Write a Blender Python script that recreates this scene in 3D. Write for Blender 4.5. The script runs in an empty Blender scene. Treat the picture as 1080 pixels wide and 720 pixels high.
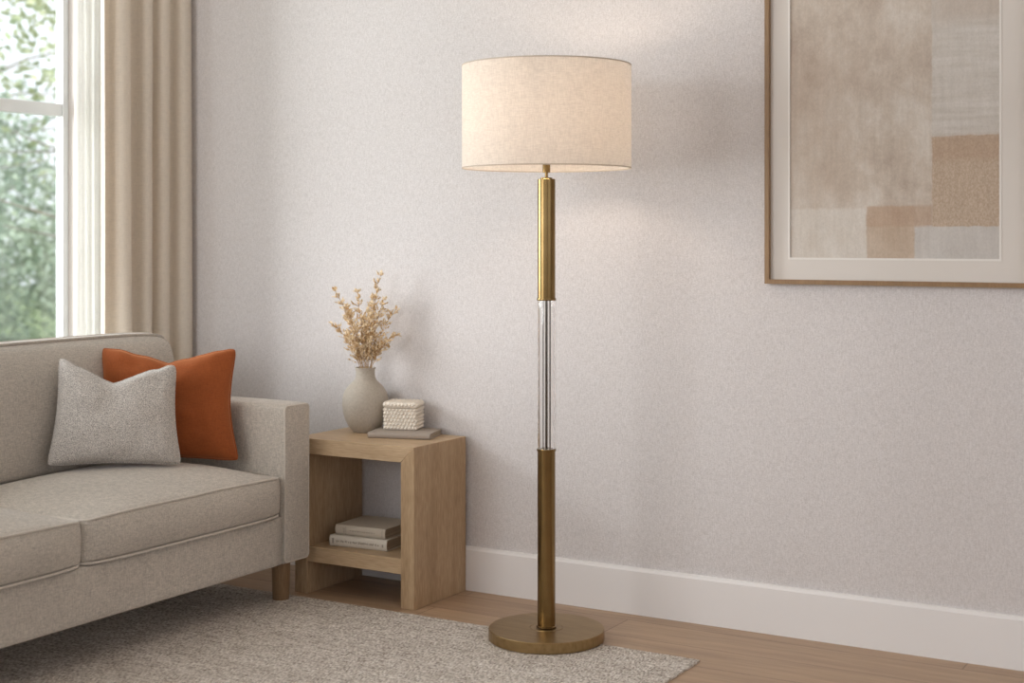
import bpy, bmesh, math, random
from mathutils import Vector, Matrix, noise
PI = math.pi
C = bpy.context.scene.collection
SC = bpy.context.scene

# ------------------------------------------------------------------ camera, world, lights, exposure
CAM_H = 1.10
YAW = math.atan2(910, 1540)            # turned left from the back wall's normal
cam_d = bpy.data.cameras.new('camera'); cam = bpy.data.objects.new('camera', cam_d); C.objects.link(cam)
cam.location = (0, 0, CAM_H)
cam.rotation_euler = (PI/2, 0, YAW)
cam_d.sensor_width = 36.0; cam_d.lens = 36.0*1540/1080
cam_d.shift_y = -(360-250)/1080
cam_d.clip_start = .05; cam_d.clip_end = 200
cam_d.dof.use_dof = True; cam_d.dof.focus_distance = 4.2; cam_d.dof.aperture_fstop = 2.6
SC.camera = cam

SC.view_settings.view_transform = 'Standard'
SC.view_settings.look = 'None'
SC.view_settings.gamma = 1.0
SC.view_settings.use_curve_mapping = False
SC.view_settings.exposure = 0.0

w = bpy.data.worlds.new('sky'); SC.world = w; w.use_nodes = True
bg = w.node_tree.nodes['Background']
bg.inputs['Color'].default_value = (.93, .965, 1.03, 1)
bg.inputs['Strength'].default_value = 1.5

def area(name, loc, target, sx, sy, power, col):
    d = bpy.data.lights.new(name, 'AREA'); d.shape = 'RECTANGLE'; d.size = sx; d.size_y = sy
    d.energy = power; d.color = col
    o = bpy.data.objects.new(name, d); C.objects.link(o); o.location = loc
    o.rotation_euler = (Vector(target)-Vector(loc)).to_track_quat('-Z', 'Y').to_euler()
    return o
area('window_daylight', (-3.70, -.2, 1.55), (-1.9, 3.2, .9), 2.0, 1.9, 58, (.97, .985, 1.0))  # added soft key from the left, inside the room before the unseen window
area('garden_daylight', (-4.95, 2.45, 1.35), (-2.4, 3.5, .95), .8, 1.2, 72, (.96, .985, 1.0))
sd = bpy.data.lights.new('sun', 'SUN'); sd.energy = 3.0; sd.angle = .05; sd.color = (1, .97, .9)
so = bpy.data.objects.new('sun', sd); C.objects.link(so); so.location = (6, 0, 8); so.rotation_euler = (Vector((-1.0, .18, -1.45))).to_track_quat('-Z', 'Y').to_euler()

# ------------------------------------------------------------------ helpers
def S(*c):                                            # sRGB 0-255 to linear
    r = []
    for v in c:
        v /= 255.0
        r.append(v/12.92 if v <= .04045 else ((v+.055)/1.055)**2.4)
    return tuple(r)+(1.0,)

def link(name, me, m=None, parent=None, smooth=False):
    if m: me.materials.append(m)
    if smooth:
        for p in me.polygons: p.use_smooth = True
    o = bpy.data.objects.new(name, me); C.objects.link(o)
    if parent: o.parent = parent
    return o

def obj(name, bm, m=None, parent=None, smooth=False, sharp=None):
    bmesh.ops.recalc_face_normals(bm, faces=bm.faces)
    me = bpy.data.meshes.new(name); bm.to_mesh(me); bm.free()
    o = link(name, me, m, parent, smooth)
    if sharp:
        me.set_sharp_from_angle(angle=math.radians(sharp))
    return o

def thing(name, label, cat, loc=(0, 0, 0), rz=0, group=None):
    o = bpy.data.objects.new(name, None); C.objects.link(o); o.empty_display_size = .05
    o.location = loc; o.rotation_euler = (0, 0, rz)
    return tag(o, label, cat, group)

def tag(o, label, cat, group=None, kind=None):
    o['label'] = label; o['category'] = cat
    if group: o['group'] = group
    if kind: o['kind'] = kind
    return o

def struct(name, bm, m, parent=None, **k):
    o = obj(name, bm, m, parent, **k)
    if not parent: o['kind'] = 'structure'
    return o

def bx(bm, lo, hi, bev=0, seg=2):
    r = bmesh.ops.create_cube(bm, size=1)
    for v in r['verts']:
        v.co = Vector([lo[i]+(v.co[i]+.5)*(hi[i]-lo[i]) for i in range(3)])
    if bev:
        es = list({e for v in r['verts'] for e in v.link_edges})
        bmesh.ops.bevel(bm, geom=es, offset=bev, segments=seg, affect='EDGES', profile=.5)
    return bm

def prism(bm, pts, axis, a, b):                        # polygon in the two other axes, swept along axis a..b
    def mk(p, t):
        if axis == 'y': return Vector((p[0], t, p[1]))
        if axis == 'z': return Vector((p[0], p[1], t))
        return Vector((t, p[0], p[1]))
    v0 = [bm.verts.new(mk(p, a)) for p in pts]; v1 = [bm.verts.new(mk(p, b)) for p in pts]
    n = len(pts)
    bm.faces.new(v0); bm.faces.new(list(reversed(v1)))
    for i in range(n): bm.faces.new((v0[i], v0[(i+1) % n], v1[(i+1) % n], v1[i]))
    return bm

def lathe(bm, prof, n=64, cx=0, cy=0, closed=False):   # prof: (r, z) pairs
    rings = []
    for r, z in prof:
        if r < 1e-6: rings.append([bm.verts.new((cx, cy, z))])
        else: rings.append([bm.verts.new((cx+r*math.cos(2*PI*i/n), cy+r*math.sin(2*PI*i/n), z)) for i in range(n)])
    m = len(rings)
    for k in range(m if closed else m-1):
        a, b = rings[k], rings[(k+1) % m]
        if len(a) == 1 and len(b) == 1: continue
        for i in range(n):
            j = (i+1) % n
            if len(a) == 1: bm.faces.new((a[0], b[j], b[i]))
            elif len(b) == 1: bm.faces.new((a[i], a[j], b[0]))
            else: bm.faces.new((a[i], a[j], b[j], b[i]))
    return bm

def tube(bm, pts, r, n=6, closed=False):
    pts = [Vector(p) for p in pts]; m = len(pts)
    rr = r if isinstance(r, (list, tuple)) else [r]*m
    rings = []; prev = None
    for k in range(m):
        if closed: t = pts[(k+1) % m]-pts[k-1]
        else: t = pts[min(k+1, m-1)]-pts[max(k-1, 0)]
        t.normalize()
        if prev is None: a = t.orthogonal().normalized()
        else:
            a = prev-t*prev.dot(t)
            a = a.normalized() if a.length > 1e-6 else t.orthogonal().normalized()
        prev = a; b = t.cross(a)
        rings.append([bm.verts.new(pts[k]+(a*math.cos(2*PI*i/n)+b*math.sin(2*PI*i/n))*rr[k]) for i in range(n)])
    for k in range(m if closed else m-1):
        A, B = rings[k], rings[(k+1) % m]
        off = 0
        if closed and k == m-1:
            off = min(range(n), key=lambda s: (A[0].co-B[s].co).length)
        for i in range(n):
            bm.faces.new((A[i], A[(i+1) % n], B[(i+1+off) % n], B[(i+off) % n]))
    if not closed:
        bm.faces.new(list(reversed(rings[0]))); bm.faces.new(rings[-1])
    return bm

def softbox(lo, hi, r, n=22, deform=None):             # rounded, dense box; deform(point, u, v, w)
    bm = bmesh.new(); cache = {}
    lo = Vector(lo); hi = Vector(hi)
    def vert(i, j, k):
        key = (i, j, k)
        if key in cache: return cache[key]
        s = [math.sin((q/n*2-1)*PI/2) for q in key]
        p = Vector([lo[a]+(s[a]+1)/2*(hi[a]-lo[a]) for a in range(3)])
        q = Vector([min(max(p[a], lo[a]+r), hi[a]-r) for a in range(3)])
        d = p-q
        if d.length > 1e-9: p = q+d.normalized()*r
        if deform: p = deform(p, *s)
        cache[key] = bm.verts.new(p); return cache[key]
    for a in range(3):
        b, c = (a+1) % 3, (a+2) % 3
        for side in (0, n):
            for i in range(n):
                for j in range(n):
                    q = []
                    for di, dj in ((0, 0), (1, 0), (1, 1), (0, 1)):
                        k = [0, 0, 0]; k[a] = side; k[b] = i+di; k[c] = j+dj; q.append(vert(*k))
                    bm.faces.new(q)
    return bm

# ------------------------------------------------------------------ materials
def mat(name, base, rough=.6, metal=0, **k):
    m = bpy.data.materials.new(name); m.use_nodes = True
    b = m.node_tree.nodes['Principled BSDF']
    b.inputs['Base Color'].default_value = base if len(base) == 4 else tuple(base)+(1,)
    b.inputs['Roughness'].default_value = rough; b.inputs['Metallic'].default_value = metal
    for kk, v in k.items(): b.inputs[kk.replace('_', ' ')].default_value = v
    return m

class N:
    def __init__(s, m): s.nt = m.node_tree; s.b = s.nt.nodes['Principled BSDF']; s.tc = s.nt.nodes.new('ShaderNodeTexCoord')
    def L(s, a, b): s.nt.links.new(a, b)
    def new(s, t): return s.nt.nodes.new(t)
    def map(s, scale=(1, 1, 1), rot=(0, 0, 0), loc=(0, 0, 0), src=None):
        n = s.new('ShaderNodeMapping'); n.inputs['Scale'].default_value = scale
        n.inputs['Rotation'].default_value = rot; n.inputs['Location'].default_value = loc
        s.L(src or s.tc.outputs['Object'], n.inputs['Vector']); return n.outputs[0]
    def noise(s, vec, scale=5, det=3, rough=.5):
        n = s.new('ShaderNodeTexNoise'); n.inputs['Scale'].default_value = scale
        n.inputs['Detail'].default_value = det; n.inputs['Roughness'].default_value = rough
        s.L(vec, n.inputs['Vector']); return n.outputs[0]
    def ramp(s, fac, stops):
        n = s.new('ShaderNodeValToRGB'); s.L(fac, n.inputs[0]); e = n.color_ramp.elements
        e[0].position, e[0].color = stops[0]; e[1].position, e[1].color = stops[-1]
        for p, c in stops[1:-1]: x = e.new(p); x.color = c
        return n.outputs[0]
    def math(s, op, a, b=None, c=None):
        n = s.new('ShaderNodeMath'); n.operation = op
        for i, v in enumerate((a, b, c)):
            if v is None: continue
            if isinstance(v, (int, float)): n.inputs[i].default_value = v
            else: s.L(v, n.inputs[i])
        return n.outputs[0]
    def mix(s, fac, a, b, mode='MIX'):
        n = s.new('ShaderNodeMix'); n.data_type = 'RGBA'; n.blend_type = mode
        for sock, v in ((n.inputs[0], fac), (n.inputs[6], a), (n.inputs[7], b)):
            if isinstance(v, (int, float)): sock.default_value = v
            elif isinstance(v, tuple): sock.default_value = v
            else: s.L(v, sock)
        return n.outputs[2]
    def bump(s, h, strength=.3, dist=.002):
        n = s.new('ShaderNodeBump'); n.inputs['Strength'].default_value = strength
        n.inputs['Distance'].default_value = dist; s.L(h, n.inputs['Height'])
        s.L(n.outputs[0], s.b.inputs['Normal']); return n

def scale_c(c, f): return (c[0]*f, c[1]*f, c[2]*f, 1)

def fabric(name, col, var=.25, sc=260, weave=True, rough=.95, bstr=.35, big=.12, sheen=.2):
    m = mat(name, col, rough); n = N(m)
    hx = n.noise(n.map((sc*.25, sc*.25, sc*1.6)), 1, 2)
    vy = n.noise(n.map((sc*1.6, sc*1.6, sc*.25)), 1, 2)
    fine = n.noise(n.map((sc, sc, sc)), 1, 2)
    h = n.math('ADD', n.math('ADD', hx, vy), fine) if weave else n.math('MULTIPLY', fine, 3)
    h = n.math('MULTIPLY', h, .3333)
    c = n.ramp(h, [(.36, scale_c(col, 1-var)), (.64, scale_c(col, 1+var))])
    bigN = n.noise(n.map((3, 3, 3)), 1, 3)
    c = n.mix(1.0, c, n.ramp(bigN, [(.3, (1-big, 1-big, 1-big, 1)), (.7, (1, 1, 1, 1))]), 'MULTIPLY')
    n.L(c, n.b.inputs['Base Color']); n.bump(h, bstr, .002)
    n.b.inputs['Sheen Weight'].default_value = sheen; n.b.inputs['Sheen Roughness'].default_value = .5
    n.b.inputs['Specular IOR Level'].default_value = .15
    return m

def wood(name, c1, c2, axis, rough=.45, sc=1.0, con=.5):
    m = mat(name, c1, rough); n = N(m)
    s = [26*sc, 26*sc, 26*sc]; s[axis] = 2.2*sc
    f = [300*sc, 300*sc, 300*sc]; f[axis] = 26*sc
    a = n.noise(n.map(tuple(s)), 1, 4, .6); b = n.noise(n.map(tuple(f)), 1, 2, .5)
    h = n.math('ADD', n.math('MULTIPLY', a, .45), n.math('MULTIPLY', b, .55))
    c = n.ramp(h, [(.5-con*.34, c2), (.5+con*.34, c1)])
    n.L(c, n.b.inputs['Base Color']); n.bump(b, .12, .001)
    n.b.inputs['Specular IOR Level'].default_value = .3
    return m

# wallpaper: fine woven vertical threads
M_wall = mat('wallpaper', S(214, 205, 199), .85); n = N(M_wall)
t1 = n.noise(n.map((330, 330, 60)), 1, 2); t2 = n.noise(n.map((190, 190, 380)), 1, 2); t3 = n.noise(n.map((420, 420, 330)), 1, 2)
h = n.math('MULTIPLY', n.math('ADD', n.math('ADD', t1, t2), t3), .3333)
cc = n.ramp(h, [(.38, S(204, 198, 196)), (.62, S(227, 222, 221))])
cc = n.mix(1.0, cc, n.ramp(n.noise(n.map((1.2, 1.2, 1.2)), 1, 2), [(.3, (.96, .955, .95, 1)), (.7, (1, 1, 1, 1))]), 'MULTIPLY')
n.L(cc, n.b.inputs['Base Color']); n.bump(h, .4, .003); n.b.inputs['Specular IOR Level'].default_value = .15
M_white = mat('white_trim', S(236, 232, 230), .45)
M_frame = mat('window_frame_white', S(225, 226, 226), .4)
M_ceil = mat('ceiling_paint', S(232, 228, 222), .9)
M_plaster = mat('plaster', S(208, 199, 192), .9)

# oak floor planks along the back wall
M_floor = mat('oak_floor', S(170, 135, 105), .42); n = N(M_floor)
br = n.new('ShaderNodeTexBrick'); n.L(n.map((1, 1, 1), loc=(.35, .055, 0)), br.inputs['Vector'])
br.inputs['Scale'].default_value = 1; br.inputs['Brick Width'].default_value = 1.5; br.inputs['Row Height'].default_value = .16
br.inputs['Mortar Size'].default_value = .0012; br.inputs['Mortar Smooth'].default_value = .3; br.offset = .37
br.inputs['Color1'].default_value = S(184, 156, 129); br.inputs['Color2'].default_value = S(172, 144, 118); br.inputs['Mortar'].default_value = S(96, 72, 54)
g1 = n.noise(n.map((2.2, 34, 34)), 1, 4, .6); g2 = n.noise(n.map((9, 240, 240)), 1, 2)
gg = n.math('ADD', n.math('MULTIPLY', g1, .6), n.math('MULTIPLY', g2, .4))
c = n.mix(1.0, br.outputs['Color'], n.ramp(gg, [(.33, (.74, .70, .66, 1)), (.66, (1.1, 1.08, 1.05, 1))]), 'MULTIPLY')
n.L(c, n.b.inputs['Base Color']); n.bump(n.math('SUBTRACT', g2, n.math('MULTIPLY', br.outputs['Fac'], 2)), .15, .001)

M_oak_v = wood('oak_vertical', S(194, 166, 133), S(156, 127, 95), 2)
M_oak_h = wood('oak_horizontal', S(204, 177, 144), S(170, 142, 110), 0)
M_sofa = fabric('sofa_linen', S(196, 187, 176), .26, 260)
M_pipe = fabric('piping_linen', S(212, 203, 192), .12, 300)
M_grey = fabric('grey_boucle', S(196, 189, 182), .44, 420, weave=False, bstr=.9)
M_rust = fabric('rust_velvet', S(156, 82, 42), .14, 220, rough=.8, bstr=.12, big=.2, sheen=.7)
M_rust.node_tree.nodes['Principled BSDF'].inputs['Sheen Tint'].default_value = S(225, 165, 120)
M_legwood = wood('walnut_leg', S(150, 122, 92), S(120, 94, 68), 2)
M_brass = mat('aged_brass', S(165, 132, 84), .27, 1.0); n = N(M_brass)
n.b.inputs['Roughness'].default_value = .25
n.L(n.ramp(n.noise(n.map((14, 14, 14)), 1, 3), [(.3, S(130, 106, 68)), (.7, S(144, 119, 79))]), n.b.inputs['Base Color'])
M_brassbase = mat('brushed_brass_base', S(160, 130, 88), .38, 1.0); n = N(M_brassbase)
n.L(n.ramp(n.noise(n.map((10, 160, 60), rot=(0, 0, .6)), 1, 3), [(.3, S(150, 126, 89)), (.7, S(172, 146, 105))]), n.b.inputs['Base Color'])
M_steel = mat('dark_steel', S(95, 90, 84), .25, 1.0)
M_glass = mat('clear_glass', (1, 1, 1, 1), .02, 0, Transmission_Weight=1.0, IOR=1.45)

def rug_mat():
    m = mat('woven_wool_rug', S(180, 166, 150), 1.0); n = N(m)
    vo = n.new('ShaderNodeTexVoronoi'); n.L(n.map((150, 62, 75)), vo.inputs['Vector']); vo.inputs['Scale'].default_value = 1
    fi = n.noise(n.map((230, 95, 190)), 1, 2); me_ = n.noise(n.map((60, 26, 30)), 1, 3)
    wv = n.noise(n.map((14, 70, 7)), 1, 2)
    f = n.math('ADD', n.math('ADD', n.math('MULTIPLY', fi, .62), n.math('MULTIPLY', me_, .22)), n.math('MULTIPLY', wv, .16))
    c = n.ramp(f, [(.36, S(138, 126, 114)), (.5, S(214, 204, 194)), (.64, S(252, 247, 240))])
    c = n.mix(1.0, c, n.ramp(n.noise(n.map((2.5, 9, 1)), 1, 3), [(.35, (.90, .89, .88, 1)), (.65, (1, 1, 1, 1))]), 'MULTIPLY')
    n.L(c, n.b.inputs['Base Color'])
    n.bump(n.math('SUBTRACT', f, n.math('MULTIPLY', vo.outputs['Distance'], .6)), 1.0, .008)
    n.b.inputs['Specular IOR Level'].default_value = .05
    return m
M_rug = rug_mat()

def translucent(name, col, mixf, transp=0, sc=300, bstr=.3, var=.08):
    m = bpy.data.materials.new(name); m.use_nodes = True; nt = m.node_tree
    nt.nodes.remove(nt.nodes['Principled BSDF']); out = nt.nodes['Material Output']
    n = N.__new__(N); n.nt = nt; n.tc = n.new('ShaderNodeTexCoord')
    hx = n.noise(n.map((sc*.2, sc*.2, sc*1.5)), 1, 2); vy = n.noise(n.map((sc*1.5, sc*1.5, sc*.2)), 1, 2)
    h = n.math('MULTIPLY', n.math('ADD', hx, vy), .5)
    c = n.ramp(h, [(.35, scale_c(col, 1-var)), (.65, scale_c(col, 1+var))])
    d = n.new('ShaderNodeBsdfDiffuse'); t = n.new('ShaderNodeBsdfTranslucent'); mx = n.new('ShaderNodeMixShader')
    bp = n.new('ShaderNodeBump'); bp.inputs['Strength'].default_value = bstr; bp.inputs['Distance'].default_value = .001
    n.L(h, bp.inputs['Height']); n.L(bp.outputs[0], d.inputs['Normal'])
    n.L(c, d.inputs['Color']); n.L(c, t.inputs['Color']); mx.inputs[0].default_value = mixf
    n.L(d.outputs[0], mx.inputs[1]); n.L(t.outputs[0], mx.inputs[2]); res = mx.outputs[0]
    if transp:
        tr = n.new('ShaderNodeBsdfTransparent'); m2 = n.new('ShaderNodeMixShader'); m2.inputs[0].default_value = transp
        n.L(res, m2.inputs[1]); n.L(tr.outputs[0], m2.inputs[2]); res = m2.outputs[0]
    n.L(res, out.inputs['Surface']); return m
M_shade = translucent('shade_linen', S(240, 235, 229), .56, 0, 300, .6, .10)
M_drape = translucent('linen_drape', S(240, 230, 217), .28, 0, 260, .3, .06)
M_sheer = translucent('sheer_voile', S(244, 243, 240), .55, .22, 300, .1, .03)

# ------------------------------------------------------------------ room shell
XL, YB, ZC = -3.80, 3.861, 2.60
b = bmesh.new(); bx(b, (-3.94, -2.75, -.06), (3.55, 4.02, 0)); struct('floor', b, M_floor)
b = bmesh.new(); bx(b, (-3.94, -2.75, ZC), (3.55, 4.02, ZC+.1)); struct('ceiling', b, M_ceil)
b = bmesh.new(); bx(b, (-3.94, YB, 0), (3.4, YB+.15, ZC)); struct('wall_back', b, M_wall)
# left wall with two openings
W1 = (1.55, 3.577, .42, 2.42); W2 = (-1.3, .95, .42, 2.42)
b = bmesh.new()
bx(b, (XL-.14, -2.6, 0), (XL, W2[0], ZC)); bx(b, (XL-.14, W2[1], 0), (XL, W1[0], ZC)); bx(b, (XL-.14, W1[1], 0), (XL, YB, ZC))
for W in (W1, W2):
    bx(b, (XL-.14, W[0], 0), (XL, W[1], W[2])); bx(b, (XL-.14, W[0], W[3]), (XL, W[1], ZC))
struct('wall_left', b, M_plaster)
b = bmesh.new(); ox0, ox1, oz0, oz1 = -3.0, 2.6, .85, 2.45
bx(b, (-3.8, -2.75, 0), (3.4, -2.6, oz0)); bx(b, (-3.8, -2.75, oz1), (3.4, -2.6, ZC)); bx(b, (-3.8, -2.75, oz0), (ox0, -2.6, oz1)); bx(b, (ox1, -2.75, oz0), (3.4, -2.6, oz1))
struct('wall_rear', b, M_plaster)  # unseen wall, added with a high opening to darken the lower room
b = bmesh.new(); oy0, oy1 = -1.9, 2.9
bx(b, (3.4, -2.75, 0), (3.55, 4.01, oz0)); bx(b, (3.4, -2.75, oz1), (3.55, 4.01, ZC)); bx(b, (3.4, -2.75, oz0), (3.55, oy0, oz1)); bx(b, (3.4, oy1, oz0), (3.55, 4.01, oz1))
struct('wall_right', b, M_plaster)  # also added out of view, closed low down to cut the fill light
def window(i, W, bars):
    y0, y1, z0, z1 = W; xa, xb = XL-.136, XL-.100; f = .025
    b = bmesh.new()
    bx(b, (xa, y0, z0), (xb, y0+f, z1), .003); bx(b, (xa, y1-f, z0), (xb, y1, z1), .003)
    bx(b, (xa, y0+f, z0), (xb, y1-f, z0+f), .003); bx(b, (xa, y0+f, z1-f), (xb, y1-f, z1), .003)
    o = struct('window_%d' % i, b, M_frame)
    b = bmesh.new(); bx(b, (xa+.005, y0+f, bars-.022), (xb-.003, y1-f, bars+.022), .004)
    struct('transom', b, M_frame, o)
    ym = (y0+y1)/2
    b = bmesh.new(); bx(b, (xa+.005, ym-.022, z0+f), (xb-.003, ym+.022, z1-f), .004); struct('mullion', b, M_frame, o)
    for (a, c_) in ((y0+f, ym-.022), (ym+.022, y1-f)):
        for (p, q) in ((z0+f, bars-.022), (bars+.022, z1-f)):
            b = bmesh.new(); bx(b, (xa+.012, a, p), (xa+.018, c_, q)); struct('pane', b, M_pane, o)
    b = bmesh.new(); bx(b, (XL-.10, y0, z0), (XL+.02, y1, z0+.02), .003); s = struct('window_sill', b, M_frame, o)
M_pane = bpy.data.materials.new('window_glass'); M_pane.use_nodes = True
nt = M_pane.node_tree; nt.nodes.remove(nt.nodes['Principled BSDF'])
tr = nt.nodes.new('ShaderNodeBsdfTransparent'); gl = nt.nodes.new('ShaderNodeBsdfGlossy'); gl.inputs['Roughness'].default_value = .02
tr.inputs['Color'].default_value = (.97, .98, .98, 1)
mx = nt.nodes.new('ShaderNodeMixShader'); mx.inputs[0].default_value = .06
nt.links.new(tr.outputs[0], mx.inputs[1]); nt.links.new(gl.outputs[0], mx.inputs[2]); nt.links.new(mx.outputs[0], nt.nodes['Material Output'].inputs['Surface'])
window(1, W1, 1.538); window(2, W2, 1.538)  # second window is out of view, added to go with the key light
# baseboards
def board(name, pts, axis, a, c_):
    b = bmesh.new(); prism(b, pts, axis, a, c_); return struct(name, b, M_white)
y = YB
board('baseboard_back', [(y, 0), (y-.015, 0), (y-.015, .126), (y-.012, .130), (y-.010, .136), (y, .136)], 'x', XL, 3.4)
x = XL
board('baseboard_left', [(x, 0), (x+.015, 0), (x+.015, .126), (x+.010, .136), (x, .136)], 'y', -2.6, YB-.015)

# ------------------------------------------------------------------ rug
def rug():
    b = bmesh.new(); x0, x1, y0, y1 = -3.72, -1.505, .9, 3.505
    nx, ny = 120, 140; g = {}
    for i in range(nx+1):
        for j in range(ny+1):
            px = x0+(x1-x0)*i/nx; py = y0+(y1-y0)*j/ny
            e = .0022*noise.noise(Vector((px*40, py*40, 0)))
            if i in (0, nx): px += e
            if j in (0, ny): py += e
            z = .0052+.0006*noise.noise(Vector((px*25, py*25, 2)))
            g[i, j] = b.verts.new((px, py, z))
    for i in range(nx):
        for j in range(ny): b.faces.new((g[i, j], g[i+1, j], g[i+1, j+1], g[i, j+1]))
    ring = [g[i, 0] for i in range(nx)]+[g[nx, j] for j in range(ny)]+[g[i, ny] for i in range(nx, 0, -1)]+[g[0, j] for j in range(ny, 0, -1)]
    low = [b.verts.new((v.co.x, v.co.y, 0)) for v in ring]
    for k in range(len(ring)):
        l = (k+1) % len(ring); b.faces.new((ring[k], low[k], low[l], ring[l]))
    b.faces.new(low)
    o = obj('area_rug', b, M_rug, smooth=True, sharp=50)
    tag(o, 'heathered beige woven rug lying under the sofa and the lamp base', 'rug')
rug()
RZ = .0056

# ------------------------------------------------------------------ sofa
def sofa():
    t = thing('sofa', 'beige linen sofa with piped cushions and wooden legs under the window', 'sofa', (-2.797, 2.6, RZ))
    ox, oy = t.location.x, t.location.y
    def A(x, y, z): return (x-ox, y-oy, z-RZ)
    b = softbox(A(-3.46, 1.79, .122), A(-2.803, 3.402, .268), .008, 10); obj('base', b, M_sofa, t, smooth=True)
    # back frame
    b = softbox(A(-3.505, 1.68, .122), A(-3.44, 3.50, .74), .02, 12); obj('back_frame', b, M_sofa, t, smooth=True)
    # arms
    for y0, y1 in ((3.402, 3.522), (1.668, 1.788)):
        def df(p, u, v, w_):
            q = p.copy()
            q.z += .004*(1-u*u)*(1-v*v)*(w_ > .9)
            q.x += .004*(1-v*v)*(1-w_*w_)*(u > .9)
            return q
        b = softbox(A(-3.44, y0, .122), A(-2.797, y1, .598), .014, 20, df)
        a = obj('arm', b, M_sofa, t, smooth=True)
        r_ = .012; pts = []
        zl, zh = .128, .594; ya, yb = y0+.004, y1-.004; xf = -2.800
        def corner(cy, cz, a0):
            return [A(xf, cy+r_*math.cos(a0+k*PI/8), cz+r_*math.sin(a0+k*PI/8)) for k in range(5)]
        pts = corner(yb-r_, zh-r_, 0)+corner(ya+r_, zh-r_, PI/2)+corner(ya+r_, zl+r_, PI)+corner(yb-r_, zl+r_, 1.5*PI)
        b = bmesh.new(); tube(b, pts, .0028, 6, True); obj('piping', b, M_pipe, a, smooth=True)
    # seat cushions
    def seat(y0, y1, seed):
        lo, hi = (-3.36, y0, .275), (-2.795, y1, .393)
        def df(p, u, v, w_):
            q = p.copy(); top = max(0, (w_+1)/2)
            cr = (1-abs(u)**2.6)*(1-abs(v)**3.0)
            if w_ > 0: q.z += .046*cr*top
            q.x += .020*(1-v**6)*(1-w_*w_)*max(0, u)
            q.x += .006*(1-v**4)*max(0, u)
            q.x -= .016*abs(v)**10*max(0, u)
            q.y += .0035*v*(1-w_*w_)*abs(v)**6
            q.z -= .011*abs(v)**6*top
            q.z += .0022*noise.noise(Vector((q.x*6, q.y*5, seed)))*top
            return q
        b = softbox(A(*lo), A(*hi), .010, 34, df); c = obj('seat_cushion', b, M_sofa, t, smooth=True)
        for zz, dz in ((.390, -.001), (.274, .001)):
            pts = []; rr = .02
            xa, xb = lo[0]+.002, hi[0]-.0015; ya, yb = y0+.002, y1-.002
            raw = []
            for k in range(25): raw.append((xa+(xb-xa)*k/24, ya))
            for k in range(1, 41): raw.append((xb, ya+(yb-ya)*k/40))
            for k in range(1, 25): raw.append((xb-(xb-xa)*k/24, yb))
            for k in range(1, 40): raw.append((xa, yb-(yb-ya)*k/40))
            for x_, y_ in raw:
                qx = min(max(x_, xa+rr), xb-rr); qy = min(max(y_, ya+rr), yb-rr)
                d = Vector((x_-qx, y_-qy)); 
                if d.length > rr: d = d.normalized()*rr
                x_, y_ = qx+d.x, qy+d.y
                u = (x_-lo[0])/(hi[0]-lo[0])*2-1; v = (y_-y0)/(y1-y0)*2-1
                w_ = .96 if zz > .3 else -.96
                p = df(Vector(A(x_, y_, zz)), u, v, w_)
                if zz > .3: p.z = p.z-.046*(1-abs(u)**2.6)*(1-abs(v)**3.0)*.98
                pts.append(p)
            b = bmesh.new(); tube(b, [q_+Vector((.0010, 0, .0014 if zz > .3 else -.0006)) for q_ in pts], .0038, 8, True); obj('piping', b, M_pipe, c, smooth=True)
    seat(2.625, 3.396, 1.0); seat(1.794, 2.619, 7.0)
    # back cushions
    def back(y0, y1, seed, over):
        lo, hi = (-3.45, y0, .40), (-3.305, y1, .792)
        def df(p, u, v, w_):
            q = p.copy()
            if u > 0: q.x += .022*(1-abs(v)**3)*(1-abs(w_)**3)*u
            q.x -= .050*max(0, w_)**3*max(0, u)
            q.z += (.006*(1-v**4)-.012*abs(v)**10)*max(0, w_)**2
            q.x += .003*noise.noise(Vector((q.y*4, q.z*5, seed)))
            return q
        b = softbox(A(*lo), A(*hi), .032, 28, df); c = obj('back_cushion', b, M_sofa, t, smooth=True)
        pts = []
        R = .035; z1 = hi[2]-.004; xx = lo[0]+.05
        path = [(y0+.001, .45), (y0+.001, z1-R)]+[(y0+R-R*math.cos(k*PI/10)+.001, z1-R+R*math.sin(k*PI/10)) for k in range(1, 6)]
        path += [(y0+R+(y1-y0-2*R)*k/30, z1) for k in range(1, 30)]
        path += [(y1-R+R*math.sin(k*PI/10)-.001, z1-R+R*math.cos(k*PI/10)) for k in range(0, 6)]+[(y1-.001, .45)]
        for y_, z_ in path:
            v = (y_-y0)/(y1-y0)*2-1; w_ = (z_-lo[2])/(hi[2]-lo[2])*2-1
            pts.append(df(Vector(A(xx, y_, z_+.004*(w_ > .9))), -.55, v, w_))
        b = bmesh.new(); tube(b, pts, .0026, 6); obj('piping', b, M_pipe, c, smooth=True)
    back(2.598, 3.498, 3.0, 1); back(1.70, 2.592, 9.0, 0)
    for x_, y_ in ((-2.853, 3.452), (-2.853, 1.74), (-3.44, 3.452), (-3.44, 1.74)):
        b = bmesh.new(); c0 = A(x_, y_, 0)
        lathe(b, [(0, 0), (.0245, 0), (.0255, .002), (.0285, .1135), (.0, .1145)], 32, c0[0], c0[1])
        obj('leg', b, M_legwood, t, smooth=True, sharp=40)
sofa()

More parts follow.
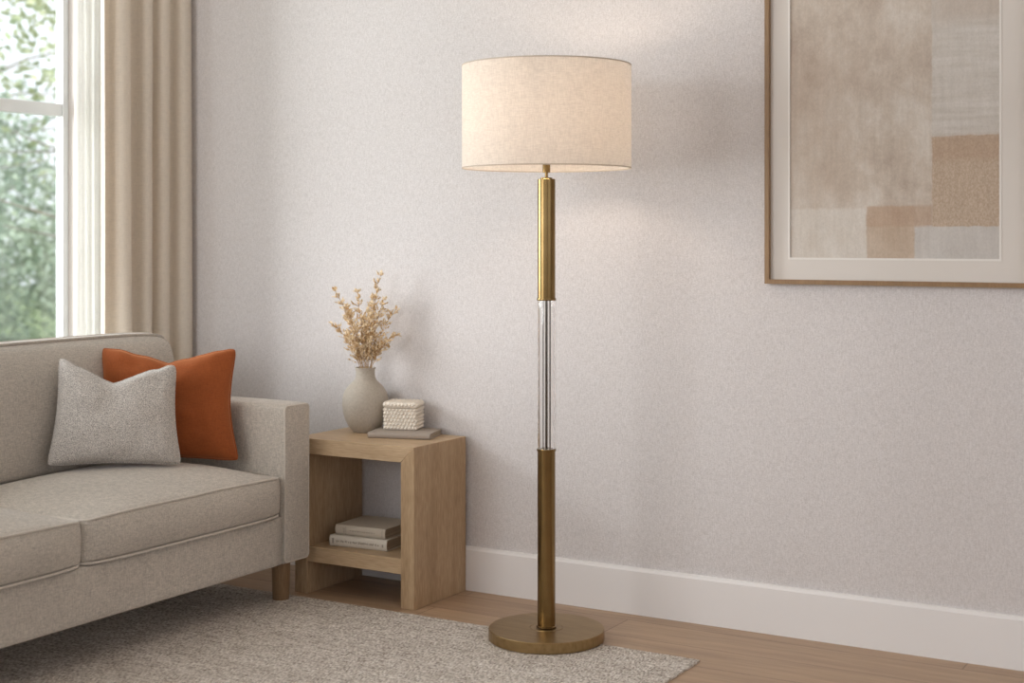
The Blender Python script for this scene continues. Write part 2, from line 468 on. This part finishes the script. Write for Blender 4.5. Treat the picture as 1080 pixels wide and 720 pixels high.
# ------------------------------------------------------------------ throw pillows
def pillow(name, label, m, W_, H_, T_, dip, u0, loc, yaw, lean, roll, seed, c_in=.08, low=.03, tw=.02, skew=0):
    n_ = 44; b = bmesh.new()
    def P(u, v, side):
        au, av = abs(u), abs(v)
        cr_ = 1-.045*(au*av)**9
        x_ = W_/2*u*cr_*(1-c_in*(1-v*v))*(1+low*(-v if v < 0 else 0)-tw*max(0, v))
        z_ = H_/2+H_/2*v*cr_*(1-c_in*.8*(1-u*u) if v < 0 else 1)
        prof = ((1-au**2.6)*(1-av**2.6))
        y_ = side*T_/2*max(0, prof)**.47
        vv = max(0, (v+.35)/1.35)
        z_ -= dip*vv**2.2*max(0, 1-abs(u-u0)/(1+abs(u0)))**1.15
        z_ *= 1-skew*u
        y_ *= 1-.35*math.exp(-((u-u0)/.22)**2)*vv**2
        wr = noise.noise(Vector((u*2.2+seed, v*2.2, side*.7)))*.010+noise.noise(Vector((u*6+seed, v*5, side*2)))*.0035
        y_ += side*wr*min(1, prof*3)
        if v > .7: z_ += .004*noise.noise(Vector((u*5, seed, 0)))
        return Vector((x_, y_, z_))
    def sp(k): return math.sin((k/n_*2-1)*PI/2)
    vs = {}
    for side in (1, -1):
        for i in range(n_+1):
            for j in range(n_+1):
                edge = i in (0, n_) or j in (0, n_)
                key = (i, j, 0 if edge else side)
                if key not in vs: vs[key] = b.verts.new(P(sp(i), sp(j), 0 if edge else side))
    for side in (1, -1):
        for i in range(n_):
            for j in range(n_):
                q = []
                for di, dj in ((0, 0), (1, 0), (1, 1), (0, 1)):
                    ii, jj = i+di, j+dj; e = ii in (0, n_) or jj in (0, n_)
                    q.append(vs[ii, jj, 0 if e else side])
                b.faces.new(q if side == -1 else q[::-1])
    o = obj(name, b, m, smooth=True)
    loop = [P(sp(i), -1, 0) for i in range(n_)]+[P(1, sp(j), 0) for j in range(n_)]+[P(sp(i), 1, 0) for i in range(n_, 0, -1)]+[P(-1, sp(j), 0) for j in range(n_, 0, -1)]
    b = bmesh.new(); tube(b, loop, .0028, 6, True); obj('seam', b, m, o, smooth=True)
    o.location = loc; o.rotation_mode = 'XYZ'
    o.rotation_euler = (Matrix.Rotation(yaw, 3, 'Z') @ Matrix.Rotation(lean, 3, 'X') @ Matrix.Rotation(roll, 3, 'Y')).to_euler()
    tag(o, label, 'pillow', 'throw pillows on the sofa')
R = math.radians
# local +x is the pillow's width, its face looks along local -y
pillow('throw_pillow', 'rust orange velvet throw pillow standing in the sofa corner by the arm', M_rust, .415, .340, .13, .050, .0, (-3.112, 3.225, .432), R(30.6+4), R(-10), R(1.0), 3.3, c_in=.10, low=.08)
pillow('throw_pillow', 'speckled light grey textured throw pillow leaning against the sofa back', M_grey, .355, .306, .14, .075, -.08, (-3.106, 3.020, .446), R(30.6+11), R(-12), R(1), 8.1, low=.06, tw=.06, skew=.05)

# ------------------------------------------------------------------ side table
TX0, TX1, TY0, TY1, TZ, TK = -2.885, -2.438, 3.558, 3.843, .480, .048
def side_table():
    t = thing('side_table', 'light oak open cube side table with one shelf between sofa arm and wall', 'side table', (TX0, TY0, 0))
    W_, D_ = TX1-TX0, TY1-TY0; e = .0012
    def fin(b, name, m):
        bmesh.ops.bevel(b, geom=list(b.edges), offset=e, segments=1, affect='EDGES'); return obj(name, b, m, t)
    b = bmesh.new(); prism(b, [(0, TZ), (W_, TZ), (W_-TK, TZ-TK), (TK, TZ-TK)], 'y', 0, D_); fin(b, 'tabletop', M_oak_h)
    b = bmesh.new(); prism(b, [(0, 0), (0, TZ), (TK, TZ-TK), (TK, 0)], 'y', 0, D_); fin(b, 'side_panel', M_oak_v)
    b = bmesh.new(); prism(b, [(W_, 0), (W_, TZ), (W_-TK, TZ-TK), (W_-TK, 0)], 'y', 0, D_); fin(b, 'side_panel', M_oak_v)
    b = bmesh.new(); bx(b, (TK, .003, .100), (W_-TK, D_-.003, .146)); fin(b, 'shelf', M_oak_h)
side_table()

# ------------------------------------------------------------------ books on the shelf, book and box on top
M_cover = fabric('book_cloth', S(196, 184, 168), .06, 500, bstr=.1, big=.05, sheen=0)
M_cover2 = fabric('pale_book_cloth', S(214, 205, 192), .06, 500, bstr=.1, big=.05, sheen=0)
M_cover3 = fabric('grey_book_cloth', S(166, 154, 143), .06, 500, bstr=.1, big=.05, sheen=0)
M_ink = mat('faded_ink', S(160, 149, 136), .8)
M_paper = mat('page_paper', S(190, 176, 156), .9); n = N(M_paper)
n.L(n.ramp(n.noise(n.map((4, 4, 900)), 1, 2), [(.3, S(150, 134, 114)), (.7, S(200, 186, 166))]), n.b.inputs['Base Color'])
def book(label, mc, w_, d_, th, loc, rz, marks, group, thc=.0028):
    t = thing('book', label, 'book', loc, rz, group)      # spine faces -y; spine runs along x
    b = bmesh.new()
    # C-shaped cover: lower board, rounded spine, upper board
    prof = [(d_, 0), (.004, 0)]
    for k in range(9):
        a = -PI/2-k*PI/8
        prof.append((.004+.0065*math.cos(a), th/2+(th/2)*math.sin(a)))
    prof += [(.004, th), (d_, th), (d_, th-thc), (.007, th-thc), (.0015, th*.72), (.0005, th/2), (.0015, th*.28), (.007, thc), (d_, thc)]
    prism(b, prof, 'x', 0, w_); obj('cover', b, mc, t, smooth=True, sharp=35)
    b = bmesh.new(); bx(b, (.004, .004, thc), (w_-.004, d_-.005, th-thc)); obj('pages', b, M_paper, t)
    if marks:
        b = bmesh.new()
        for (a, c_, z0, z1) in marks: bx(b, (a*w_, -.0032, z0*th), (c_*w_, -.0022, z1*th))
        obj('spine_lettering', b, M_ink, t)
    return t
random.seed(4)
mk1 = [(.05, .075, .3, .75)]; x_ = .12
while x_ < .86:
    l_ = random.uniform(.008, .022); mk1.append((x_, x_+l_, .40+random.uniform(0, .06), .56+random.uniform(0, .08))); x_ += l_+random.choice((.006, .007, .022))
mk1.append((.92, .945, .35, .6))
mk2 = [(.165, .172, .25, .75), (.185, .192, .25, .75), (.215, .222, .12, .88), (.94, .947, .2, .8)]; x_ = .30
while x_ < .8:
    l_ = random.uniform(.01, .02); mk2.append((x_, x_+l_, .44, .56)); x_ += l_+random.choice((.007, .02))
G = 'books stacked on the side table shelf'
book('pale book with faint spine lettering lying on the oak shelf, lower of two', M_cover2, .204, .170, .034, (-2.782, 3.601, .1462), R(5), mk1, G)
book('beige cloth book with dark spine bars lying on top of the pale book', M_cover, .182, .165, .031, (-2.772, 3.617, .1804), R(3), mk2, G)
book('flat grey cloth book lying on the tabletop under the woven box', M_cover3, .200, .138, .0175, (-2.678, 3.656, TZ+.0002), R(17.5), None, None)

M_box = mat('cream_woven', S(232, 222, 208), .5)
def woven_box():
    BW, BD, BH, LID = .104, .082, .068, .022
    t = thing('woven_box', 'small cream lidded box with raised braided weave standing on the grey book', 'box', (-2.668, 3.727, TZ+.0180), R(17.5))
    def bead(b, p, nrm, tdir):
        # a slanted grain of the weave, half sunk in the wall
        nrm = Vector(nrm); tdir = Vector(tdir).normalized(); c_ = nrm.cross(tdir)
        r_ = bmesh.ops.create_uvsphere(b, u_segments=8, v_segments=6, radius=1)
        for v in r_['verts']:
            q = v.co.copy(); v.co = Vector(p)+tdir*q.z*.0064+c_*q.x*.0039+nrm*q.y*.0042
    def beads(b, z0, z1, gx):
        per, rows = .0118, max(1, round((z1-z0)/.0112)); hz = (z1-z0)/rows
        for (ax, nr, ln, off) in (((1, 0, 0), (0, -1, 0), BW, (0, -gx, 0)), ((0, 1, 0), (1, 0, 0), BD, (BW+gx, 0, 0)), ((-1, 0, 0), (0, 1, 0), BW, (BW, BD+gx, 0)), ((0, -1, 0), (-1, 0, 0), BD, (-gx, BD, 0))):
            ax = Vector(ax); k_ = max(1, round(ln/per)); pr = ln/k_
            for j in range(rows):
                for k in range(k_):
                    u_ = (k+.5+.25*(1 if j % 2 else -1))*pr
                    p = Vector(off)+ax*min(max(u_, .004), ln-.004)+Vector((0, 0, z0+(j+.5)*hz))
                    bead(b, p, nr, ax*.70+Vector((0, 0, .70)))
    b = bmesh.new(); bx(b, (0, 0, 0), (BW, BD, BH), .004, 3); beads(b, .0015, BH, 0)
    obj('body', b, M_box, t, smooth=True, sharp=50)
    z_ = BH+.001
    b = bmesh.new(); bx(b, (-.002, -.002, z_), (BW+.002, BD+.002, z_+.017), .004, 3); beads(b, z_+.001, z_+.016, .002)
    nx, ny = 9, 8
    for i in range(nx):
        for j in range(ny):
            bead(b, (BW*(i+.5)/nx, BD*(j+.5)/ny, z_+.0165), (0, 0, 1), (.6, .8, 0))
    obj('lid', b, M_box, t, smooth=True, sharp=50)
woven_box()

# ------------------------------------------------------------------ vase and dried branches
M_vase = mat('matte_stoneware', S(196, 186, 174), .75); n = N(M_vase)
nz = n.noise(n.map((160, 160, 160)), 1, 3); n.L(n.ramp(nz, [(.3, S(172, 162, 149)), (.7, S(186, 176, 163))]), n.b.inputs['Base Color']); n.bump(nz, .15, .001)
VX, VY = -2.772, 3.772
def vase():
    raw = [(0, 0), (.034, 0), (.040, .003), (.054, .020), (.066, .045), (.0725, .075), (.0735, .098), (.069, .122), (.057, .143), (.043, .157), (.034, .168), (.0305, .180), (.0300, .192), (.0318, .201), (.0330, .204)]
    inn = [(.0315, .2052), (.0295, .203), (.027, .192), (.027, .180), (.031, .166), (.052, .142), (.066, .118), (.068, .08), (.058, .04), (.03, .008), (0, .006)]
    pts = raw+inn; sm = []
    for k in range(len(pts)-1):                       # Catmull-Rom through the profile
        p0, p1, p2, p3 = pts[max(k-1, 0)], pts[k], pts[k+1], pts[min(k+2, len(pts)-1)]
        for s_ in range(3):
            f = s_/3
            sm.append(tuple(max(0, .5*(2*p1[i]+(p2[i]-p0[i])*f+(2*p0[i]-5*p1[i]+4*p2[i]-p3[i])*f*f+(3*p1[i]-p0[i]-3*p2[i]+p3[i])*f**3)) for i in range(2)))
    sm.append(pts[-1]); sm = [(r_ if r_ > .0008 or 0 < i < len(sm)-1 else 0, z_) for i, (r_, z_) in enumerate(sm)]
    b = bmesh.new(); lathe(b, sm, 72); o = obj('vase', b, M_vase, smooth=True); o.location = (VX, VY, TZ)
    tag(o, 'round bellied matte stone-coloured vase with narrow neck on the side table', 'vase')
vase()
M_stem = mat('dried_stem', S(190, 156, 112), .8); M_bud = mat('dried_seed_husk', S(214, 178, 128), .8); n = N(M_bud)
n.L(n.ramp(n.noise(n.map((55, 55, 55)), 1, 2), [(.35, S(214, 180, 132)), (.65, S(248, 230, 198))]), n.b.inputs['Base Color'])
def branches():
    t = thing('dried_branches', 'golden dried seed branches standing in the round vase', 'dried flowers', (VX, VY, TZ+.18))
    rnd = random.Random(21)
    cr = Vector((.861, .509, 0)); cf = Vector((-.509, .861, 0))
    # tip offsets: across, height above mouth, away from the viewer
    tips = [(.047, .293, -.01), (.034, .235, .02), (-.095, .242, .0), (-.028, .236, .015), (-.098, .135, -.02), (.096, .182, .01), (.098, .105, -.02), (.022, .19, -.03), (-.055, .165, .03), (.06, .215, -.02), (-.05, .10, -.04), (.062, .07, .02), (-.005, .15, .0), (-.062, .19, -.02)]
    def leaf(b, p, d, s_):
        d = d.normalized(); side = d.orthogonal().normalized()
        side.rotate(Matrix.Rotation(rnd.uniform(0, 2*PI), 3, d)); up = d.cross(side)
        w_ = s_*.29
        base = b.verts.new(p); tip = b.verts.new(p+d*s_)
        mid = [b.verts.new(p+d*s_*.48+side*w_), b.verts.new(p+d*s_*.5+up*w_*.55), b.verts.new(p+d*s_*.48-side*w_), b.verts.new(p+d*s_*.5-up*w_*.55)]
        for k in range(4): b.faces.new((base, mid[k], mid[(k+1) % 4])); b.faces.new((tip, mid[(k+1) % 4], mid[k]))
    for (a, h_, z_) in tips:
        b = bmesh.new(); lb = bmesh.new()
        root = Vector((0, 0, -.10)); end = cr*a+cf*z_+Vector((0, 0, h_+.024))
        ctrl = cr*a*.12+cf*z_*.2+Vector((0, 0, .06+h_*.25)); pts = []
        for k in range(15):
            f = k/14; p = root*(1-f)**2+ctrl*2*f*(1-f)+end*f*f
            if f > .3: p += Vector((rnd.uniform(-1, 1), rnd.uniform(-1, 1), 0))*.0018
            q = Vector((p.x, p.y, 0))
            if p.z < .03 and q.length > .020: q = q.normalized()*.020; p = Vector((q.x, q.y, p.z))
            pts.append(p)
        tube(b, pts, [.0016-.0010*k/14 for k in range(15)], 5)
        for k in range(5, 15):
            for s_ in range(5 if k < 14 else 4):
                p = pts[k]
                if p.z < .034: continue
                tdir = (pts[k]-pts[k-1]).normalized()
                f = k/14; ln = (.040*(1-f)**.8+.009)*rnd.uniform(.6, 1.2)
                d = (tdir*rnd.uniform(.3, .9)+Vector((rnd.uniform(-1, 1), rnd.uniform(-1, 1), rnd.uniform(-.4, .8)))*.9).normalized()
                tw = [p, p+d*ln*.5+Vector((0, 0, .001)), p+d*ln]
                tube(b, tw, .0005, 4)
                for q_ in range(3):
                    pp = p+d*ln*(.45+.27*q_)
                    leaf(lb, pp, d+Vector((rnd.uniform(-1, 1), rnd.uniform(-1, 1), rnd.uniform(-.3, 1)))*.8, rnd.uniform(.0075, .0155))
        st = obj('stem', b, M_stem, t); obj('seed_husks', lb, M_bud, st)
branches()

# ------------------------------------------------------------------ floor lamp
LX, LY = -1.946, 3.478
def lamp():
    t = thing('floor_lamp', 'tall brass floor lamp with clear column section and white linen drum shade', 'floor lamp', (LX, LY, RZ+.0006))
    def Z(z): return z-RZ
    b = bmesh.new(); lathe(b, [(0, 0), (.1565, 0), (.158, .0015), (.158, .0280), (.1565, .0295), (.046, .0300), (.0455, .0290), (.0445, .0290), (.044, .0302), (0, .0302)], 128)
    obj('base', b, M_brassbase, t, smooth=True, sharp=35)
    def cyl(name, prof, m, n_=64, parent=t, **k):
        b = bmesh.new(); lathe(b, prof, n_, **k); return obj(name, b, m, parent, smooth=True, sharp=35)
    z0, z1, z2, z3 = Z(.037)+.001, Z(.523), Z(.927), Z(1.258)
    lc = cyl('lower_column', [(0, z0), (.0275, z0), (.0275, z0+.002), (.0243, z0+.0035), (.0243, z1-.006), (.0243, z1-.006)], M_brass)
    cyl('collar', [(.0, z1-.006), (.0262, z1-.006), (.0268, z1-.0035), (.0262, z1), (0, z1)], M_brass, parent=lc)
    b = bmesh.new(); lathe(b, [(.0248, z1+.0003), (.0248, z2-.0003), (.0196, z2-.0003), (.0196, z1+.0003)], 64, closed=True)
    gc = obj('glass_column', b, M_glass, t, smooth=True, sharp=35)
    for ax, ay, rr in ((0, 0, .0034), (.0095, .003, .0018), (-.0085, -.003, .0013)):
        cyl('inner_rod', [(0, z1), (rr, z1), (rr, z2), (0, z2)], M_steel, 16, gc, cx=ax, cy=ay)
    uc = cyl('upper_column', [(0, z2+.006), (.0243, z2+.006), (.0243, z3-.001), (.0233, z3), (0, z3)], M_brass)
    cyl('collar', [(0, z2), (.0262, z2), (.0268, z2+.0035), (.0262, z2+.006), (0, z2+.006)], M_brass, parent=uc)
    cyl('neck', [(0, z3), (.016, z3+.0002), (.016, z3+.0035), (.0045, z3+.005), (.0045, z3+.020), (0, z3+.020)], M_brass, 32)
    cyl('socket', [(0, z3+.017), (.0105, z3+.017), (.0105, z3+.082), (.014, z3+.084), (.014, z3+.115), (0, z3+.115)], M_brass, 32)
    zb = z3+.115
    M_bulb = mat('frosted_bulb', (1, .9, .75, 1), .4); bb = M_bulb.node_tree.nodes['Principled BSDF']
    bb.inputs['Emission Color'].default_value = (1, .80, .58, 1); bb.inputs['Emission Strength'].default_value = 6
    bl = cyl('bulb', [(0, zb), (.013, zb), (.014, zb+.012), (.026, zb+.035), (.030, zb+.055), (.026, zb+.075), (.014, zb+.087), (0, zb+.090)], M_bulb, 32)
    # shade
    s0, s1, rs = Z(1.286), Z(1.567), .2305
    b = bmesh.new(); lathe(b, [(rs, s0), (rs, s1), (rs-.0012, s1), (rs-.0012, s0)], 128, closed=True)
    sh = obj('lamp_shade', b, M_shade, t, smooth=True, sharp=35)
    M_trim = mat('shade_trim', S(196, 184, 170), .8)
    for q in (s0, s1-.003):
        b = bmesh.new(); lathe(b, [(rs+.0008, q), (rs+.0008, q+.003), (rs-.002, q+.003), (rs-.002, q)], 128, closed=True)
        obj('shade_trim', b, M_trim, sh, smooth=True, sharp=35)
    b = bmesh.new(); zf = zb-.03
    for k in range(3):
        a = k*2*PI/3+.9; pts = [(.014*math.cos(a), .014*math.sin(a), zf), (.10*math.cos(a), .10*math.sin(a), zf+.03), ((rs-.002)*math.cos(a), (rs-.002)*math.sin(a), s1-.012)]
        tube(b, pts, .0018, 6)
    obj('shade_spider', b, M_steel, sh, smooth=True)
    d = bpy.data.lights.new('lamp_bulb_light', 'POINT'); d.energy = 5.2; d.color = (1, .81, .65); d.shadow_soft_size = .045
    o = bpy.data.objects.new('lamp_bulb_light', d); C.objects.link(o); o.parent = t; o.location = (0, 0, zb+.055)
    bl.visible_shadow = True
    return bl
lamp()

# ------------------------------------------------------------------ framed art
def art():
    X0, X1, Z0, Z1 = -1.455, -.745, .971, 2.000
    t = thing('framed_artwork', 'large abstract taupe and beige artwork in a thin bronze frame on the wall', 'artwork', (X0, YB-.0005, Z0))
    W_, H_ = X1-X0, Z1-Z0; fw, dp = .0125, -.024
    M_fr = wood('bronze_frame', S(158, 126, 90), S(132, 103, 72), 2, rough=.4)
    b = bmesh.new()
    for pts in ([(0, 0), (W_, 0), (W_-fw, fw), (fw, fw)], [(0, H_), (fw, H_-fw), (W_-fw, H_-fw), (W_, H_)], [(0, 0), (fw, fw), (fw, H_-fw), (0, H_)], [(W_, 0), (W_, H_), (W_-fw, H_-fw), (W_-fw, fw)]):
        prism(b, pts, 'y', dp, 0)
    obj('frame', b, M_fr, t)
    mx0, mx1, mz0, mz1 = -1.387-X0, -.826-X0, 1.043-Z0, 1.928-Z0
    M_mat = mat('mount_board', S(222, 215, 208), .9)
    b = bmesh.new(); ya, yb = -.0095, -.0075
    outer = [(fw, fw), (W_-fw, fw), (W_-fw, H_-fw), (fw, H_-fw)]; inner = [(mx0, mz0), (mx1, mz0), (mx1, mz1), (mx0, mz1)]
    for k in range(4):
        l = (k+1) % 4; prism(b, [outer[k], outer[l], inner[l], inner[k]], 'y', ya, yb)
    obj('mount', b, M_mat, t)
    b = bmesh.new()
    e = .0045; big = [(mx0-e, mz0-e), (mx1+e, mz0-e), (mx1+e, mz1+e), (mx0-e, mz1+e)]; sm = [(mx0+.001, mz0+.001), (mx1-.001, mz0+.001), (mx1-.001, mz1-.001), (mx0+.001, mz1-.001)]
    for k in range(4):
        l = (k+1) % 4; prism(b, [big[k], big[l], sm[l], sm[k]], 'y', ya-.0012, ya)
    obj('bevel_edge', b, mat('mount_bevel', S(236, 231, 225), .8), t)
    m = mat('abstract_paint', S(200, 185, 170), .9); n = N(m)
    wob = n.noise(n.map((30, 30, 30)), 1, 4, .7)
    sep = n.new('ShaderNodeSeparateXYZ'); n.L(n.tc.outputs['Object'], sep.inputs[0])
    wv = n.math('MULTIPLY', n.math('SUBTRACT', wob, .5), .012)
    px = n.math('ADD', sep.outputs[0], wv); pz = n.math('ADD', sep.outputs[2], wv)
    def mask(x0, x1, z0, z1, s_=.003):
        def st(c_, edge, sign):
            q = n.math('MULTIPLY', n.math('SUBTRACT', c_, edge), sign/s_)
            qn = n.math('ADD', q, .5); qn.node.use_clamp = True; return qn
        a = n.math('MULTIPLY', st(px, x0, 1), st(px, x1, -1)); c_ = n.math('MULTIPLY', st(pz, z0, 1), st(pz, z1, -1))
        return n.math('MULTIPLY', a, c_)
    cloud = n.noise(n.map((6, 6, 4.5), loc=(3.1, 0, 1.7)), 1, 6, .72); streak = n.noise(n.map((90, 90, 8)), 1, 3, .6); grain = n.noise(n.map((240, 240, 160)), 1, 5, .75)
    hst = n.noise(n.map((6, 6, 60)), 1, 3, .6)
    base = n.ramp(cloud, [(.32, S(178, 161, 148)), (.5, S(204, 191, 178)), (.66, S(220, 212, 203))])
    col = base
    ax = lambda X: X-X0
    az = lambda z: z-Z0
    def lay(col, msk, c1, c2, tex, op=1.0):
        c_ = n.ramp(tex, [(.35, c1), (.65, c2)])
        return n.mix(n.math('MULTIPLY', msk, op), col, c_)
    col = lay(col, mask(-9, ax(-1.20), az(1.17), az(1.62), .1), S(196, 178, 162), S(204, 190, 177), cloud, .5)
    col = lay(col, mask(ax(-.999), 9, az(1.363), 9, .004), S(203, 196, 188), S(215, 209, 203), hst)
    col = lay(col, mask(ax(-.999), 9, az(1.66), 9, .04), S(196, 182, 170), S(208, 198, 188), cloud, .8)
    col = lay(col, mask(-9, ax(-1.172), -9, az(1.177), .006), S(206, 195, 183), S(222, 215, 207), cloud)
    col = lay(col, mask(ax(-1.045), 9, -9, az(1.130), .005), S(200, 194, 189), S(212, 207, 202), cloud)
    col = lay(col, mask(ax(-1.172), ax(-1.045), -9, az(1.182), .004), S(190, 168, 147), S(208, 190, 172), cloud, .85)
    col = lay(col, mask(ax(-1.172), ax(-1.0), az(1.128), az(1.182), .008), S(184, 156, 134), S(198, 174, 154), cloud, .7)
    col = lay(col, mask(ax(-.999), 9, az(1.128), az(1.363), .003), S(184, 162, 141), S(202, 184, 166), grain)
    col = lay(col, mask(ax(-.999), 9, az(1.30), az(1.363), .02), S(180, 153, 130), S(190, 165, 144), cloud, .6)
    col = n.mix(.55, col, n.ramp(grain, [(.3, (.80, .79, .78, 1)), (.7, (1.08, 1.08, 1.08, 1))]), 'MULTIPLY')
    col = n.mix(.5, col, n.ramp(streak, [(.3, (.88, .87, .86, 1)), (.7, (1.05, 1.05, 1.05, 1))]), 'MULTIPLY')
    n.L(col, n.b.inputs['Base Color']); n.bump(grain, .3, .001)
    b = bmesh.new(); bx(b, (fw, -.0070, fw), (W_-fw, -.002, H_-fw)); obj('painting', b, m, t)
art()

# ------------------------------------------------------------------ curtains
def curtain(name, label, m, y0, y1, xc, amp, folds, seed, z0=.015, z1=2.57, th=.0025, bulge=0):
    rnd = random.Random(seed); b = bmesh.new(); nseg = folds*16; rows = 14
    ph = [0]; am = []
    ws = [rnd.uniform(.65, 1.35) for _ in range(folds*2)]; tot = sum(ws); cum = [0]
    for q in ws: cum.append(cum[-1]+q/tot)
    av = [rnd.uniform(.6, 1.15) for _ in ws]
    front = []; back = []
    for j in range(rows+1):
        f = j/rows; z_ = z0+(z1-z0)*f; rf = []; rb = []
        for i in range(nseg+1):
            k = min(int(i/8), len(ws)-1); s_ = i/8-k
            yy = cum[k]+(cum[k+1]-cum[k])*s_
            off = amp*av[k]*math.sin(PI*s_)*(1 if k % 2 else -1)
            yy2 = y0+(y1-y0)*yy+.0035*math.sin(f*5+yy*9+seed)*(1-f)
            # omega folds: the cloth swings back under itself
            yy2 += -.22*(y1-y0)/(folds)*math.sin(2*PI*s_)*.35
            sx = xc+off*(1-.25*f)+.005*math.sin(f*3+yy*7)
            rf.append((sx, yy2, z_))
        front.append(rf)
    V = []
    for rf in front:
        row = []
        for i, p in enumerate(rf):
            a = Vector(rf[max(i-1, 0)]); c_ = Vector(rf[min(i+1, nseg)]); tdir = (c_-a).normalized(); nn = Vector((tdir.y, -tdir.x, 0))
            row.append((b.verts.new(Vector(p)+nn*th/2), b.verts.new(Vector(p)-nn*th/2)))
        V.append(row)
    for j in range(rows):
        for i in range(nseg):
            for s_ in (0, 1):
                q = (V[j][i][s_], V[j][i+1][s_], V[j+1][i+1][s_], V[j+1][i][s_]); b.faces.new(q)
        for i in (0, nseg): b.faces.new((V[j][i][0], V[j][i][1], V[j+1][i][1], V[j+1][i][0]))
    for j in (0, rows):
        for i in range(nseg): b.faces.new((V[j][i][0], V[j][i+1][0], V[j][i+1][1], V[j][i][1]))
    o = obj(name, b, m, smooth=True, sharp=60); return tag(o, label, 'curtain')
curtain('curtain', 'beige linen curtain hanging in folds in the corner beside the window', M_drape, 3.458, 3.852, -3.606, .036, 4, 12)
curtain('sheer_curtain', 'sheer white curtain between the window frame and the beige drape', M_sheer, 3.435, 3.60, -3.715, .014, 4, 9, th=.0012)

# ------------------------------------------------------------------ garden outside
M_lawn = mat('lawn', S(96, 116, 74), .95); n = N(M_lawn)
n.L(n.ramp(n.noise(n.map((2, 2, 2)), 1, 4), [(.3, S(84, 104, 66)), (.7, S(122, 140, 96))]), n.b.inputs['Base Color'])
b = bmesh.new(); bx(b, (-34, -14, -.5), (-4.0, 30, -.3)); o = struct('ground', b, M_lawn)
M_bark = mat('bark', S(150, 142, 130), .9)
def leafmat(name, c1, c2):
    m = mat(name, c1, .6); n = N(m)
    n.L(n.ramp(n.noise(n.map((2.5, 2.5, 2.5)), 1, 3), [(.35, c1), (.65, c2)]), n.b.inputs['Base Color'])
    n.b.inputs['Specular IOR Level'].default_value = .3
    return m
M_l1 = leafmat('pale_leaves', S(168, 184, 142), S(214, 218, 180)); M_l2 = leafmat('blue_green_leaves', S(146, 168, 150), S(186, 200, 178))
def tree(label, x_, y_, h_, cz, rx, rz_, nl, ls, m, seed):
    rnd = random.Random(seed); t = thing('garden_tree', label, 'tree', (x_, y_, -.3), 0, 'garden trees outside the window')
    b = bmesh.new(); tube(b, [(0, 0, 0), (.03, .02, h_*.3), (-.03, .04, h_*.6), (.02, 0, h_*.9)], [.14, .11, .08, .03], 10); obj('trunk', b, M_bark, t, smooth=True)
    b = bmesh.new(); ends = []
    for k in range(26):
        z_ = h_*rnd.uniform(.15, .8); a = rnd.uniform(0, 2*PI); l_ = rx*rnd.uniform(.5, .95)
        e_ = Vector((math.cos(a)*l_, math.sin(a)*l_, z_+rnd.uniform(.2, 1.0)))
        tube(b, [(0, 0, z_), tuple(e_*.5+Vector((0, 0, z_*.5+.1))), tuple(e_)], [.022, .014, .006], 5); ends.append(e_)
    obj('branches', b, M_bark, t, smooth=True)
    vs = []; fs = []
    cl = [Vector((rnd.gauss(0, 1), rnd.gauss(0, 1), rnd.gauss(0, 1))).normalized()*rnd.uniform(.25, 1)**.6 for _ in range(90)]
    for k in range(nl):
        c_ = cl[k % 90]; q = Vector((rnd.gauss(0, .17), rnd.gauss(0, .17), rnd.gauss(0, .14)))+c_
        p = Vector((q.x*rx, q.y*rx, cz+q.z*rz_))
        if p.z < .05: continue
        a = Vector((rnd.uniform(-1, 1), rnd.uniform(-1, 1), rnd.uniform(-.6, .6))).normalized(); c2 = a.orthogonal().normalized()
        c2.rotate(Matrix.Rotation(rnd.uniform(0, 6.28), 3, a)); s_ = ls*rnd.uniform(.6, 1.2); i0 = len(vs)
        vs += [p, p+a*s_*.5+c2*s_*.28, p+a*s_, p+a*s_*.5-c2*s_*.28]; fs.append((i0, i0+1, i0+2, i0+3))
    me = bpy.data.meshes.new('foliage'); me.from_pydata([tuple(v) for v in vs], [], fs); link('foliage', me, m, t)
tree('tall pale green tree outside the window, sky showing through its crown', -8.95, 9.35, 6.0, 3.7, 1.8, 2.1, 8500, .10, M_l1, 1)
tree('dense blue green tree filling the lower window pane', -14.8, 11.6, 4.0, 1.6, 2.3, 1.7, 20000, .11, M_l2, 2)
